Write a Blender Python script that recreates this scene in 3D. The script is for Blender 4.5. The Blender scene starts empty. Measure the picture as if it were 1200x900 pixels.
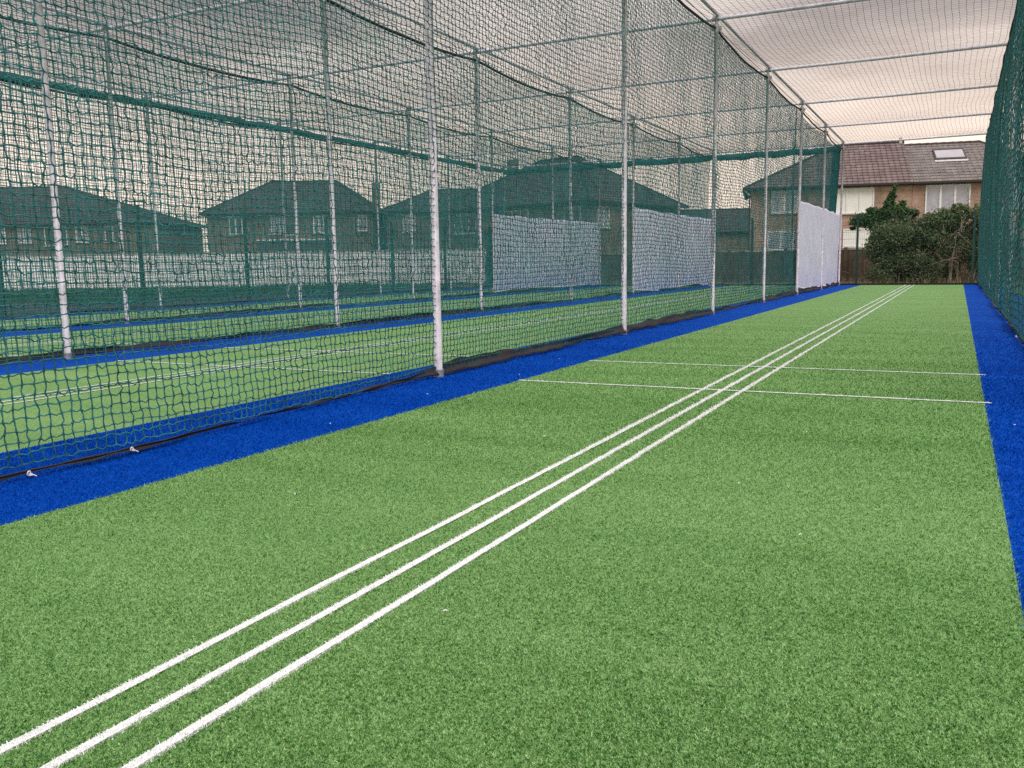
import bpy, math, random
import numpy as np
from mathutils import Matrix, Vector

random.seed(4)
rng = np.random.default_rng(11)
S = bpy.context.scene
COL = S.collection
R = math.radians

# ------------------------------------------------------------------ layout (metres; lane runs along +y, camera near the origin)
POST_X = [0.57, -3.095, -6.80, -10.48, -13.95]       # lines of the five side nets
Y0, DY, ROWS = 5.06, 3.73, 7                          # rows of posts
YEND = Y0 + DY * (ROWS - 1)                           # 27.44
ZT = 3.92                                             # post tops
YN = 0.2                                              # where nets and turf begin, behind the camera's view


# ------------------------------------------------------------------ object helpers
class MB:
    """collects polygons, links them as one mesh object"""
    def __init__(self):
        self.v, self.f, self.uv = [], [], []

    def poly(self, pts, uv=None):
        n = len(self.v)
        self.v += [tuple(p) for p in pts]
        self.f.append(tuple(range(n, n + len(pts))))
        self.uv += uv if uv else [(0, 0)] * len(pts)

    def box(self, c, s, a=0.0):
        cx, cy, cz = c
        hx, hy, hz = s[0] / 2, s[1] / 2, s[2] / 2
        ca, sa = math.cos(a), math.sin(a)
        P = []
        for dz in (-hz, hz):
            for dx, dy in ((-hx, -hy), (hx, -hy), (hx, hy), (-hx, hy)):
                P.append((cx + dx * ca - dy * sa, cy + dx * sa + dy * ca, cz + dz))
        n = len(self.v)
        self.v += P
        for q in ((3, 2, 1, 0), (4, 5, 6, 7), (0, 1, 5, 4), (1, 2, 6, 5), (2, 3, 7, 6), (3, 0, 4, 7)):
            self.f.append(tuple(n + k for k in q))
            self.uv += [(0, 0)] * 4

    def tube(self, path, r, n=8, cap=True):
        path = [Vector(p) for p in path]
        rs = r if isinstance(r, (list, tuple)) else [r] * len(path)
        base = len(self.v)
        up = Vector((0, 0, 1))
        for i, p in enumerate(path):
            t = (path[min(i + 1, len(path) - 1)] - path[max(i - 1, 0)]).normalized()
            a = t.cross(up)
            if a.length < 1e-3:
                a = Vector((1, 0, 0))
            a.normalize()
            b = a.cross(t).normalized()
            for k in range(n):
                w = 2 * math.pi * k / n
                self.v.append(tuple(p + (a * math.cos(w) + b * math.sin(w)) * rs[i]))
        for i in range(len(path) - 1):
            for k in range(n):
                k2 = (k + 1) % n
                self.f.append((base + i * n + k, base + i * n + k2, base + (i + 1) * n + k2, base + (i + 1) * n + k))
                self.uv += [(0, 0)] * 4
        if cap:
            self.f.append(tuple(base + k for k in range(n)))
            self.f.append(tuple(base + (len(path) - 1) * n + n - 1 - k for k in range(n)))
            self.uv += [(0, 0)] * (2 * n)

    def build(self, name, mat, parent=None, smooth=False):
        me = bpy.data.meshes.new(name)
        me.from_pydata(self.v, [], self.f)
        l = me.uv_layers.new(name='UVMap')
        l.data.foreach_set('uv', np.array(self.uv, dtype=np.float32).ravel())
        return link(name, me, mat, parent, smooth)


def link(name, me, mat, parent=None, smooth=False):
    me.materials.append(mat)
    if smooth:
        me.polygons.foreach_set('use_smooth', np.ones(len(me.polygons), dtype=bool))
    me.update()
    o = bpy.data.objects.new(name, me)
    COL.objects.link(o)
    if parent:
        o.parent = parent
    return o


def np_mesh(name, verts, faces, mat, parent=None, smooth=False, mat_index=None, mats=None):
    verts = np.ascontiguousarray(verts, dtype=np.float32)
    faces = np.ascontiguousarray(faces, dtype=np.int32)
    nf, k = faces.shape
    me = bpy.data.meshes.new(name)
    me.vertices.add(len(verts))
    me.vertices.foreach_set('co', verts.ravel())
    me.loops.add(nf * k)
    me.loops.foreach_set('vertex_index', faces.ravel())
    me.polygons.add(nf)
    me.polygons.foreach_set('loop_start', np.arange(0, nf * k, k, dtype=np.int32))
    me.polygons.foreach_set('loop_total', np.full(nf, k, dtype=np.int32))
    me.update(calc_edges=True)
    return link(name, me, mat, parent, smooth)


def tag(o, label=None, cat=None, group=None, kind=None):
    for k, v in (('label', label), ('category', cat), ('group', group), ('kind', kind)):
        if v:
            o[k] = v
    return o


def empty(name, loc=(0, 0, 0), rz=0.0, **kw):
    o = bpy.data.objects.new(name, None)
    COL.objects.link(o)
    o.location = loc
    o.rotation_euler = (0, 0, rz)
    return tag(o, **kw)


def structure(o):
    o['kind'] = 'structure'
    return o


# ------------------------------------------------------------------ materials
def mat(name, col, rough=0.6, metal=0.0, var=0.0, scale=8.0, bump=0.0, bscale=60.0, spec=0.5, col2=None, coords='Object'):
    m = bpy.data.materials.new(name)
    m.use_nodes = True
    N, L = m.node_tree.nodes, m.node_tree.links
    b = N['Principled BSDF']
    b.inputs['Base Color'].default_value = (*col, 1)
    b.inputs['Roughness'].default_value = rough
    b.inputs['Metallic'].default_value = metal
    b.inputs['Specular IOR Level'].default_value = spec
    tc = N.new('ShaderNodeTexCoord')
    if var or col2:
        nz = N.new('ShaderNodeTexNoise')
        nz.inputs['Scale'].default_value = scale
        nz.inputs['Detail'].default_value = 5
        nz.inputs['Roughness'].default_value = 0.65
        L.new(tc.outputs[coords], nz.inputs['Vector'])
        rp = N.new('ShaderNodeValToRGB')
        c2 = col2 or tuple(min(1, c * (1 + var)) for c in col)
        c1 = col if col2 else tuple(c * (1 - var) for c in col)
        rp.color_ramp.elements[0].position = 0.3
        rp.color_ramp.elements[1].position = 0.7
        rp.color_ramp.elements[0].color = (*c1, 1)
        rp.color_ramp.elements[1].color = (*c2, 1)
        L.new(nz.outputs['Fac'], rp.inputs['Fac'])
        L.new(rp.outputs['Color'], b.inputs['Base Color'])
    if bump:
        n2 = N.new('ShaderNodeTexNoise')
        n2.inputs['Scale'].default_value = bscale
        n2.inputs['Detail'].default_value = 3
        L.new(tc.outputs[coords], n2.inputs['Vector'])
        bp = N.new('ShaderNodeBump')
        bp.inputs['Strength'].default_value = bump
        bp.inputs['Distance'].default_value = 0.01
        L.new(n2.outputs['Fac'], bp.inputs['Height'])
        L.new(bp.outputs['Normal'], b.inputs['Normal'])
    return m


def turf_mat(name, dark, mid, light, fine=260.0):
    """artificial grass seen as speckled pile: fibre-sized grain over faint broad patches"""
    m = bpy.data.materials.new(name)
    m.use_nodes = True
    N, L = m.node_tree.nodes, m.node_tree.links
    b = N['Principled BSDF']
    b.inputs['Roughness'].default_value = 0.75
    b.inputs['Specular IOR Level'].default_value = 0.04
    tc = N.new('ShaderNodeTexCoord')

    def noise(s, d=2.0):
        n = N.new('ShaderNodeTexNoise')
        n.inputs['Scale'].default_value = s
        n.inputs['Detail'].default_value = d
        n.inputs['Roughness'].default_value = 0.7
        L.new(tc.outputs['Object'], n.inputs['Vector'])
        return n.outputs['Fac']

    def math_(op, a, c):
        n = N.new('ShaderNodeMath')
        n.operation = op
        for i, q in enumerate((a, c)):
            if isinstance(q, float):
                n.inputs[i].default_value = q
            else:
                L.new(q, n.inputs[i])
        return n.outputs[0]
    f = math_('MULTIPLY', noise(fine, 3), 0.62)
    g = math_('MULTIPLY', noise(fine / 5, 3), 0.26)
    mpb = N.new('ShaderNodeMapping')
    mpb.inputs['Scale'].default_value = (0.45, 2.6, 1.0)
    mpb.inputs['Rotation'].default_value = (0, 0, 0.35)
    L.new(tc.outputs['Object'], mpb.inputs['Vector'])
    nb_ = N.new('ShaderNodeTexNoise')
    nb_.inputs['Scale'].default_value = 1.0
    nb_.inputs['Detail'].default_value = 4
    L.new(mpb.outputs[0], nb_.inputs['Vector'])
    h = math_('MULTIPLY', nb_.outputs['Fac'], 0.12)
    s = math_('ADD', math_('ADD', f, g), h)
    rp = N.new('ShaderNodeValToRGB')
    e = rp.color_ramp.elements
    e[0].position, e[1].position = 0.40, 0.62
    e[0].color, e[1].color = (*dark, 1), (*light, 1)
    q = rp.color_ramp.elements.new(0.51)
    q.color = (*mid, 1)
    L.new(s, rp.inputs['Fac'])
    L.new(rp.outputs['Color'], b.inputs['Base Color'])
    bp = N.new('ShaderNodeBump')
    bp.inputs['Strength'].default_value = 0.5
    bp.inputs['Distance'].default_value = 0.006
    L.new(f, bp.inputs['Height'])
    L.new(bp.outputs['Normal'], b.inputs['Normal'])
    return m


def island_mat(name, cols, rough=0.6, spec=0.3, trans=0.0, grain=0.0):
    """colour picked per separate leaf or fibre"""
    m = bpy.data.materials.new(name)
    m.use_nodes = True
    N, L = m.node_tree.nodes, m.node_tree.links
    b = N['Principled BSDF']
    b.inputs['Roughness'].default_value = rough
    b.inputs['Specular IOR Level'].default_value = spec
    g = N.new('ShaderNodeNewGeometry')
    rp = N.new('ShaderNodeValToRGB')
    els = rp.color_ramp.elements
    for k in range(len(cols) - 2):
        els.new((k + 1) / (len(cols) - 1))
    for k, c in enumerate(cols):
        els[k].position = k / (len(cols) - 1)
        els[k].color = (*c, 1)
    if grain:                                   # tufts: neighbouring fibres share a tone
        tc = N.new('ShaderNodeTexCoord')
        nz = N.new('ShaderNodeTexNoise')
        nz.inputs['Scale'].default_value = grain
        nz.inputs['Detail'].default_value = 3
        nz.inputs['Roughness'].default_value = 0.8
        L.new(tc.outputs['Object'], nz.inputs['Vector'])
        n2 = N.new('ShaderNodeTexNoise')
        n2.inputs['Scale'].default_value = 1.0
        n2.inputs['Detail'].default_value = 4
        mp = N.new('ShaderNodeMapping')                 # brushing leaves soft bands across the lane
        mp.inputs['Scale'].default_value = (0.45, 2.6, 1.0)
        mp.inputs['Rotation'].default_value = (0, 0, 0.35)
        L.new(tc.outputs['Object'], mp.inputs['Vector'])
        L.new(mp.outputs[0], n2.inputs['Vector'])
        mr = N.new('ShaderNodeMapRange')
        mr.inputs['From Min'].default_value = 0.39
        mr.inputs['From Max'].default_value = 0.63
        mr.inputs['To Min'].default_value = -0.12
        L.new(nz.outputs['Fac'], mr.inputs['Value'])
        acc = None
        for src, wgt in ((mr.outputs[0], 0.66), (g.outputs['Random Per Island'], 0.16), (n2.outputs['Fac'], 0.30)):
            mu = N.new('ShaderNodeMath'); mu.operation = 'MULTIPLY'; mu.inputs[1].default_value = wgt
            L.new(src, mu.inputs[0])
            if acc is None:
                acc = mu.outputs[0]
            else:
                a_ = N.new('ShaderNodeMath'); L.new(acc, a_.inputs[0]); L.new(mu.outputs[0], a_.inputs[1]); acc = a_.outputs[0]
        L.new(acc, rp.inputs['Fac'])
    else:
        L.new(g.outputs['Random Per Island'], rp.inputs['Fac'])
    L.new(rp.outputs['Color'], b.inputs['Base Color'])
    if trans:
        t = N.new('ShaderNodeBsdfTranslucent')
        L.new(rp.outputs['Color'], t.inputs['Color'])
        mx = N.new('ShaderNodeMixShader')
        mx.inputs[0].default_value = trans
        L.new(b.outputs[0], mx.inputs[1])
        L.new(t.outputs[0], mx.inputs[2])
        L.new(mx.outputs[0], N['Material Output'].inputs['Surface'])
    return m


def brick_mat(name, c1, c2, mortar, w=0.225, h=0.075, coords='wall', msize=0.012, rough=0.85, var=0.35):
    m = bpy.data.materials.new(name)
    m.use_nodes = True
    N, L = m.node_tree.nodes, m.node_tree.links
    b = N['Principled BSDF']
    b.inputs['Roughness'].default_value = rough
    tc = N.new('ShaderNodeTexCoord')
    br = N.new('ShaderNodeTexBrick')
    br.inputs['Scale'].default_value = 1
    if coords == 'uv':
        br.offset = 0.0
    br.inputs['Color1'].default_value = (*c1, 1)
    br.inputs['Color2'].default_value = (*c2, 1)
    br.inputs['Mortar'].default_value = (*mortar, 1)
    br.inputs['Mortar Size'].default_value = msize
    br.inputs['Brick Width'].default_value = w
    br.inputs['Row Height'].default_value = h
    if coords == 'wall':
        sp = N.new('ShaderNodeSeparateXYZ')
        L.new(tc.outputs['Object'], sp.inputs[0])
        ad = N.new('ShaderNodeMath')
        L.new(sp.outputs[0], ad.inputs[0])
        L.new(sp.outputs[1], ad.inputs[1])
        cb = N.new('ShaderNodeCombineXYZ')
        L.new(ad.outputs[0], cb.inputs[0])
        L.new(sp.outputs[2], cb.inputs[1])
        L.new(cb.outputs[0], br.inputs['Vector'])
    else:
        L.new(tc.outputs['UV'], br.inputs['Vector'])
    nz = N.new('ShaderNodeTexNoise')
    nz.inputs['Scale'].default_value = 1.1
    nz.inputs['Detail'].default_value = 6
    nz.inputs['Roughness'].default_value = 0.7
    L.new(tc.outputs['Object'], nz.inputs['Vector'])
    mr = N.new('ShaderNodeMapRange')
    mr.inputs['From Min'].default_value = 0.3
    mr.inputs['From Max'].default_value = 0.7
    mr.inputs['To Min'].default_value = 1 - var
    mr.inputs['To Max'].default_value = 1 + var
    L.new(nz.outputs['Fac'], mr.inputs['Value'])
    mx = N.new('ShaderNodeMix')
    mx.data_type = 'RGBA'
    mx.blend_type = 'MULTIPLY'
    mx.inputs[0].default_value = 1
    L.new(br.outputs['Color'], mx.inputs[6])
    L.new(mr.outputs[0], mx.inputs[7])
    L.new(mx.outputs[2], b.inputs['Base Color'])
    return m


M = dict(
    galv=mat('galvanised_steel', (0.55, 0.52, 0.58), 0.5, 0.10, var=0.32, scale=13, bump=0.08, bscale=300),
    clamp=mat('clamp_iron', (0.34, 0.35, 0.36), 0.5, 0.6, var=0.25, scale=40),
    cord=mat('green_net_cord', (0.012, 0.150, 0.158), 0.55, var=0.45, scale=3.0, spec=0.4),
    cordnear=mat('green_net_cord_coarse', (0.010, 0.125, 0.132), 0.55, var=0.5, scale=6.0, spec=0.4),
    row_shade=mat('shaded_net_row', (0.001, 0.020, 0.022), 0.7, var=0.4, scale=4.0),  # right net's lengthwise rows, shading put into the cord colour
    roofcord=mat('roof_net_cord', (0.030, 0.070, 0.070), 0.6, var=0.3, scale=3.0),
    bundle=mat('gathered_net', (0.008, 0.096, 0.096), 0.8, var=0.5, scale=18, bump=0.9, bscale=45),
    cordright=mat('green_net_cord_dark', (0.011, 0.135, 0.140), 0.6, var=0.5, scale=5.0),
    rope=mat('black_rope', (0.010, 0.013, 0.015), 0.75, var=0.4, scale=50, bump=0.5, bscale=160),
    hem=mat('black_hem', (0.013, 0.013, 0.016), 0.65, var=0.6, scale=5, bump=0.5, bscale=40),
    sheet=mat('white_sheet', (0.62, 0.615, 0.765), 0.8, var=0.08, scale=2.0, bump=0.9, bscale=5),
    tie=mat('white_plastic', (0.8, 0.8, 0.8), 0.4),
    turf=turf_mat('green_turf', (0.072, 0.180, 0.050), (0.205, 0.360, 0.124), (0.350, 0.505, 0.225)),
    blue=turf_mat('blue_turf', (0.000, 0.026, 0.22), (0.001, 0.062, 0.41), (0.010, 0.130, 0.56)),
    white=turf_mat('white_turf', (0.60, 0.60, 0.58), (0.83, 0.83, 0.82), (0.88, 0.88, 0.88)),
    tar=mat('tarmac', (0.030, 0.033, 0.036), 0.9, var=0.4, scale=1.2, bump=0.4, bscale=120),
    grass=mat('rough_grass', (0.030, 0.075, 0.022), 0.9, col2=(0.085, 0.13, 0.045), scale=2.2, bump=0.8, bscale=30),
    soil=mat('bare_soil', (0.12, 0.085, 0.055), 0.95, col2=(0.24, 0.19, 0.13), scale=2.5, bump=0.7, bscale=25),
    edging=mat('black_edging', (0.008, 0.008, 0.009), 0.6, var=0.3, scale=8),
    fence_green=mat('green_coated_steel', (0.006, 0.050, 0.044), 0.45, var=0.2, scale=10),
    mesh_green=mat('green_coated_wire', (0.010, 0.060, 0.052), 0.5, var=0.2, scale=10),
    timber=mat('weathered_boards', (0.075, 0.045, 0.026), 0.85, col2=(0.16, 0.10, 0.06), scale=3.5, bump=0.4, bscale=30),
    coping=mat('pale_coping', (0.50, 0.48, 0.45), 0.8, var=0.2, scale=5),
    render=mat('white_render', (0.90, 0.88, 0.88), 0.85, var=0.10, scale=1.6, bump=0.3, bscale=40),
    pvc=mat('white_pvc', (0.78, 0.77, 0.77), 0.35, var=0.04, scale=3),
    blind=mat('white_blind', (0.80, 0.79, 0.76), 0.7, var=0.05, scale=3),
    glass=mat('window_glass', (0.34, 0.35, 0.41), 0.08, var=0.35, scale=1.1, spec=0.8),
    darkglass=mat('dark_window_glass', (0.03, 0.04, 0.045), 0.06, var=0.4, scale=1.3, spec=0.8),
    gutter=mat('dark_gutter', (0.030, 0.022, 0.022), 0.5, var=0.2, scale=4),
    brick_d=brick_mat('red_brown_brick', (0.33, 0.185, 0.130), (0.44, 0.26, 0.185), (0.40, 0.32, 0.27)),
    brick_c=brick_mat('brown_brick', (0.17, 0.10, 0.068), (0.26, 0.155, 0.105), (0.25, 0.21, 0.18)),
    tile_red=brick_mat('red_brown_roof_tile', (0.135, 0.094, 0.086), (0.195, 0.138, 0.128), (0.035, 0.022, 0.024), w=0.3, h=0.34, coords='uv', msize=0.012, var=0.22),
    tile_grey=brick_mat('grey_brown_roof_tile', (0.160, 0.132, 0.120), (0.230, 0.192, 0.175), (0.06, 0.045, 0.045), w=0.3, h=0.34, coords='uv', msize=0.012, var=0.28),
    tile_dark=brick_mat('dark_roof_tile', (0.055, 0.045, 0.045), (0.085, 0.068, 0.066), (0.025, 0.02, 0.02), w=0.3, h=0.34, coords='uv', msize=0.012, var=0.3),
    hedge=island_mat('hedge_leaf', [(0.052, 0.100, 0.044), (0.110, 0.180, 0.078), (0.185, 0.245, 0.120), (0.085, 0.145, 0.062), (0.27, 0.245, 0.165), (0.120, 0.165, 0.076), (0.20, 0.225, 0.125)], 0.7, 0.06, 0.15),
    crown=island_mat('tree_leaf', [(0.030, 0.076, 0.030), (0.055, 0.118, 0.046), (0.110, 0.180, 0.080), (0.042, 0.095, 0.038), (0.080, 0.145, 0.060)], 0.7, 0.06, 0.15),
    twig=mat('dry_twig', (0.16, 0.11, 0.07), 0.85, col2=(0.34, 0.26, 0.18), scale=4),
    bark=mat('bark', (0.07, 0.05, 0.035), 0.9, var=0.4, scale=12, bump=0.6, bscale=40),
    straw=island_mat('dry_grass', [(0.20, 0.15, 0.08), (0.34, 0.27, 0.16), (0.12, 0.11, 0.05), (0.42, 0.35, 0.23)], 0.8, 0.03),
    verge=island_mat('verge_grass', [(0.020, 0.075, 0.018), (0.040, 0.12, 0.03), (0.07, 0.15, 0.045)], 0.8, 0.03),
    pile_g=island_mat('green_fibre', [(0.003, 0.030, 0.004), (0.034, 0.140, 0.027), (0.145, 0.315, 0.085), (0.300, 0.485, 0.185), (0.50, 0.65, 0.35)], 0.8, 0.0, grain=165),
    pile_b=island_mat('blue_fibre', [(0.000, 0.024, 0.20), (0.001, 0.064, 0.43), (0.012, 0.15, 0.60)], 0.8, 0.0, grain=165),
    pile_w=island_mat('white_fibre', [(0.72, 0.715, 0.71), (0.86, 0.855, 0.85), (0.90, 0.90, 0.90)], 0.8, 0.02),
)


# ------------------------------------------------------------------ value noise for shaping
def vnoise(x, y, seed=0):
    x = np.asarray(x, float); y = np.asarray(y, float)
    xi, yi = np.floor(x).astype(np.int64), np.floor(y).astype(np.int64)
    fx, fy = x - xi, y - yi
    fx, fy = fx * fx * (3 - 2 * fx), fy * fy * (3 - 2 * fy)

    def hsh(a, b):
        n = (a * 374761393 + b * 668265263 + seed * 974634777) & 0xffffffff
        n = ((n ^ (n >> 13)) * 1274126177) & 0xffffffff
        return ((n ^ (n >> 16)) & 0xffff) / 65535.0
    v = (hsh(xi, yi) * (1 - fx) + hsh(xi + 1, yi) * fx) * (1 - fy) + (hsh(xi, yi + 1) * (1 - fx) + hsh(xi + 1, yi + 1) * fx) * fy
    return v * 2 - 1


# ------------------------------------------------------------------ GROUND
def sheet(name, x0, x1, y0, y1, z, m, step=None):
    b = MB()
    b.poly([(x0, y0, z), (x1, y0, z), (x1, y1, z), (x0, y1, z)])
    return structure(b.build(name, m))


sheet('ground', -400, 400, -60, 600, -0.022, M['grass'])
sheet('tarmac_path', -25.0, -14.05, -20, 28.2, -0.016, M['tar'])
sheet('soil_strip', -25, 12, 27.52, 33.5, -0.012, M['soil'])

GREEN = []       # extents of the green in each bay
b_green, b_blue, b_white = MB(), MB(), MB()


def flat(b, x0, x1, y0, y1, z):
    b.poly([(x0, y0, z), (x1, y0, z), (x1, y1, z), (x0, y1, z)])


blue_edges = []
for k in range(4):
    xr, xl = POST_X[k], POST_X[k + 1]
    g0, g1 = xl + 0.606, xr - 0.416
    GREEN.append((g0, g1))
    flat(b_green, g0, g1, YN - 1.5, YEND + 0.02, 0.0)
    blue_edges += [(xl + (0.0 if k == 3 else 0), g0), (g1, xr)]
# blue strips merge under each net
spans = []
for k in range(5):
    a = POST_X[k] - 0.416 if k < 4 else POST_X[k] - 0.1
    c = POST_X[k] + 0.606 if k > 0 else POST_X[k] + 0.5
    spans.append((a, c))
    flat(b_blue, a, c, YN - 1.5, YEND + 0.02, 0.0)
turf = structure(b_green.build('turf', M['turf']))
blue = structure(b_blue.build('blue_turf_border', M['blue']))


def wavy_line(b, x0, x1, y0, y1, z, amp, n, axis):
    ts = np.linspace(0, 1, n)
    o = amp * (vnoise(ts * n * 0.23, ts * 0 + x0 * 7, 3) + 0.5 * vnoise(ts * n * 0.8, ts * 0 + y0, 5))
    for i in range(n - 1):
        if axis == 'y':
            ya, yb = y0 + (y1 - y0) * ts[i], y0 + (y1 - y0) * ts[i + 1]
            b.poly([(x0 + o[i], ya, z), (x1 + o[i], ya, z), (x1 + o[i + 1], yb, z), (x0 + o[i + 1], yb, z)])
        else:
            xa, xb = x0 + (x1 - x0) * ts[i], x0 + (x1 - x0) * ts[i + 1]
            b.poly([(xa, y0 + o[i], z), (xb, y0 + o[i + 1], z), (xb, y1 + o[i + 1], z), (xa, y1 + o[i], z)])


LINE_X = []
for k in range(4):
    xl = POST_X[k + 1]
    for d in (1.800, 1.912, 2.024):
        LINE_X.append(xl + d)
        wavy_line(b_white, xl + d - 0.010, xl + d + 0.010, YN - 1.5, YEND, 0.004, 0.004, 260, 'y')
    for yc in (5.065, 6.285):
        wavy_line(b_white, GREEN[k][0] - 0.004, GREEN[k][1] + 0.03, yc - 0.013, yc + 0.013, 0.0045, 0.002, 60, 'x')
lines = structure(b_white.build('white_pitch_line', M['white']))

# ---- turf fibres close to the lens, thinning with distance
def fibres(n_try, r0, r1, dens, hmin, hmax, wid):
    """random points round the camera, density ~ 1/r^2"""
    u = rng.random(n_try)
    r = r0 * (r1 / r0) ** u
    a = R(90 + 26.6) + (rng.random(n_try) - 0.5) * R(92)
    x, y = r * np.cos(a), r * np.sin(a)
    return x, y, r


def blades(x, y, r, h0, h1, w0, lean):
    n = len(x)
    sc = np.clip(r / 2.6, 1.0, 2.2)
    th = rng.random(n) * 2 * np.pi
    hh = (h0 + (h1 - h0) * rng.random(n)) * np.clip(sc, 1, 1.5)
    w = w0 * sc * (0.7 + 0.6 * rng.random(n))
    lx, ly = lean * hh * rng.normal(size=n), lean * hh * rng.normal(size=n)
    dx, dy = np.cos(th) * w / 2, np.sin(th) * w / 2
    v = np.empty((n, 4, 3))
    v[:, 0] = np.stack([x - dx, y - dy, np.full(n, -0.001)], 1)
    v[:, 1] = np.stack([x + dx, y + dy, np.full(n, -0.001)], 1)
    v[:, 2] = np.stack([x + lx + dx * .55, y + ly + dy * .55, hh], 1)
    v[:, 3] = np.stack([x + lx - dx * .55, y + ly - dy * .55, hh], 1)
    return v.reshape(-1, 3), np.arange(n * 4).reshape(-1, 4)


fx, fy, fr = fibres(1500000, 0.75, 15.0, 0, 0, 0, 0)
keep = (fy > -0.5) & (rng.random(len(fx)) < np.clip((15.0 - fr) / 9.0, 0, 1))
fx, fy, fr = fx[keep], fy[keep], fr[keep]
wob = 0.0025 * vnoise(fy * 30, fx * 0, 8) + 0.0016 * rng.normal(size=len(fx))
isline = np.zeros(len(fx), bool)
for lx in LINE_X[:3]:
    isline |= np.abs(fx - lx + wob) < 0.0095
for yc in (5.065, 6.285):
    isline |= (np.abs(fy - yc + wob * 0.6) < 0.014) & (fx > GREEN[0][0]) & (fx < GREEN[0][1] + 0.03)
edge = 0.004 * rng.normal(size=len(fx))
isgreen = (fx > GREEN[0][0] + edge) & (fx < GREEN[0][1] + edge) & ~isline
isblue = ~isgreen & ~isline & (fx > POST_X[1] - 0.4) & (fx < POST_X[0] + 0.5)
for nm, sel, mm in (('turf_pile', isgreen, 'pile_g'), ('blue_turf_pile', isblue, 'pile_b'), ('white_line_pile', isline, 'pile_w')):
    v, f = blades(fx[sel], fy[sel], fr[sel], 0.003, 0.0065, 0.0017, 0.8)
    o = np_mesh(nm, v, f, M[mm])
    o['kind'] = 'structure'
# extra white fibres so the lines stay dense
n = 90000
r = 0.75 * (15.0 / 0.75) ** rng.random(n)
lx = np.array(LINE_X[:3])[rng.integers(0, 3, n)] + (rng.random(n) - 0.5) * 0.017 + 0.0025 * vnoise(r * 30, r * 0, 8) + 0.0016 * rng.normal(size=n)
v, f = blades(lx, r * 0.98, r, 0.003, 0.006, 0.0022, 0.6)
o = np_mesh('white_line_pile', v, f, M['pile_w'])
o['kind'] = 'structure'

b = MB()
b.box((-6.7, YEND + 0.06, 0.015), (14.6, 0.05, 0.07))
structure(b.build('turf_edging_kerb', M['edging']))


# ------------------------------------------------------------------ NETS
def net_arrays(P, rad, sides=3, heavy=1.0):
    """P: (nu, nv, 3) node positions; cords along both directions, as thin prisms"""
    nu, nv, _ = P.shape
    V, F = [], []
    off = 0
    ang = np.arange(sides) * 2 * np.pi / sides
    for axis in (0, 1):
        Q = P if axis == 0 else P.transpose(1, 0, 2)
        n, m = Q.shape[:2]
        T = np.gradient(Q, axis=0)
        T /= np.linalg.norm(T, axis=2, keepdims=True) + 1e-9
        up = np.array([0.31, 0.17, 0.93]) if axis == 0 else np.array([0.95, 0.13, 0.28])
        A = np.cross(T, up); A /= np.linalg.norm(A, axis=2, keepdims=True) + 1e-9
        B = np.cross(A, T)
        rr = rad * (heavy if axis == 0 else 1.0)
        ring = Q[:, :, None, :] + rr * (A[:, :, None, :] * np.cos(ang)[None, None, :, None] + B[:, :, None, :] * np.sin(ang)[None, None, :, None])
        V.append(ring.reshape(-1, 3))
        idx = off + np.arange(n * m * sides).reshape(n, m, sides)
        a = idx[:-1]; c = idx[1:]
        a2 = np.roll(a, -1, axis=2); c2 = np.roll(c, -1, axis=2)
        F.append(np.stack([a, a2, c2, c], -1).reshape(-1, 4))
        off += n * m * sides
    return np.concatenate(V), np.concatenate(F)


def fine_grid(P, k):
    """insert bowed points between nodes so that the cords curve and hook into the knots"""
    nu, nv, _ = P.shape
    return P


def cords(P, rad, knot=1.0, bow=0.0, sides=3):
    """cords with one mid point per cell side when bow > 0"""
    if bow <= 0:
        return net_arrays(P, rad, sides)
    V, F, off = [], [], 0
    ang = np.arange(sides) * 2 * np.pi / sides
    for axis in (0, 1):
        Q = P if axis == 0 else P.transpose(1, 0, 2)
        n, m = Q.shape[:2]
        seg = np.linalg.norm(Q[1:] - Q[:-1], axis=2, keepdims=True)
        mid = (Q[1:] + Q[:-1]) / 2 + rng.normal(size=(n - 1, m, 3)) * bow * seg
        if axis == 0:
            mid[:, :, 2] -= 0.10 * seg[:, :, 0]          # each mesh side sags a little
        W = np.empty((2 * n - 1, m, 3)); W[0::2] = Q; W[1::2] = mid
        rr = np.empty((2 * n - 1, 1)); rr[0::2] = rad * knot; rr[1::2] = rad
        T = np.gradient(W, axis=0); T /= np.linalg.norm(T, axis=2, keepdims=True) + 1e-9
        up = np.array([0.31, 0.17, 0.93]) if axis == 0 else np.array([0.95, 0.13, 0.28])
        A = np.cross(T, up); A /= np.linalg.norm(A, axis=2, keepdims=True) + 1e-9
        B = np.cross(A, T)
        ring = W[:, :, None, :] + rr[:, :, None, None] * (A[:, :, None, :] * np.cos(ang)[None, None, :, None] + B[:, :, None, :] * np.sin(ang)[None, None, :, None])
        N = 2 * n - 1
        V.append(ring.reshape(-1, 3))
        idx = off + np.arange(N * m * sides).reshape(N, m, sides)
        a, c = idx[:-1], idx[1:]
        F.append(np.stack([a, np.roll(a, -1, 2), np.roll(c, -1, 2), c], -1).reshape(-1, 4))
        off += N * m * sides
    return np.concatenate(V), np.concatenate(F)


def rope_z(y):
    """head rope hangs from post head to post head"""
    t = ((np.asarray(y) - Y0) / DY) % 1.0
    return ZT - 0.035 - 0.085 * (4 * t * (1 - t)) ** 0.9


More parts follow.
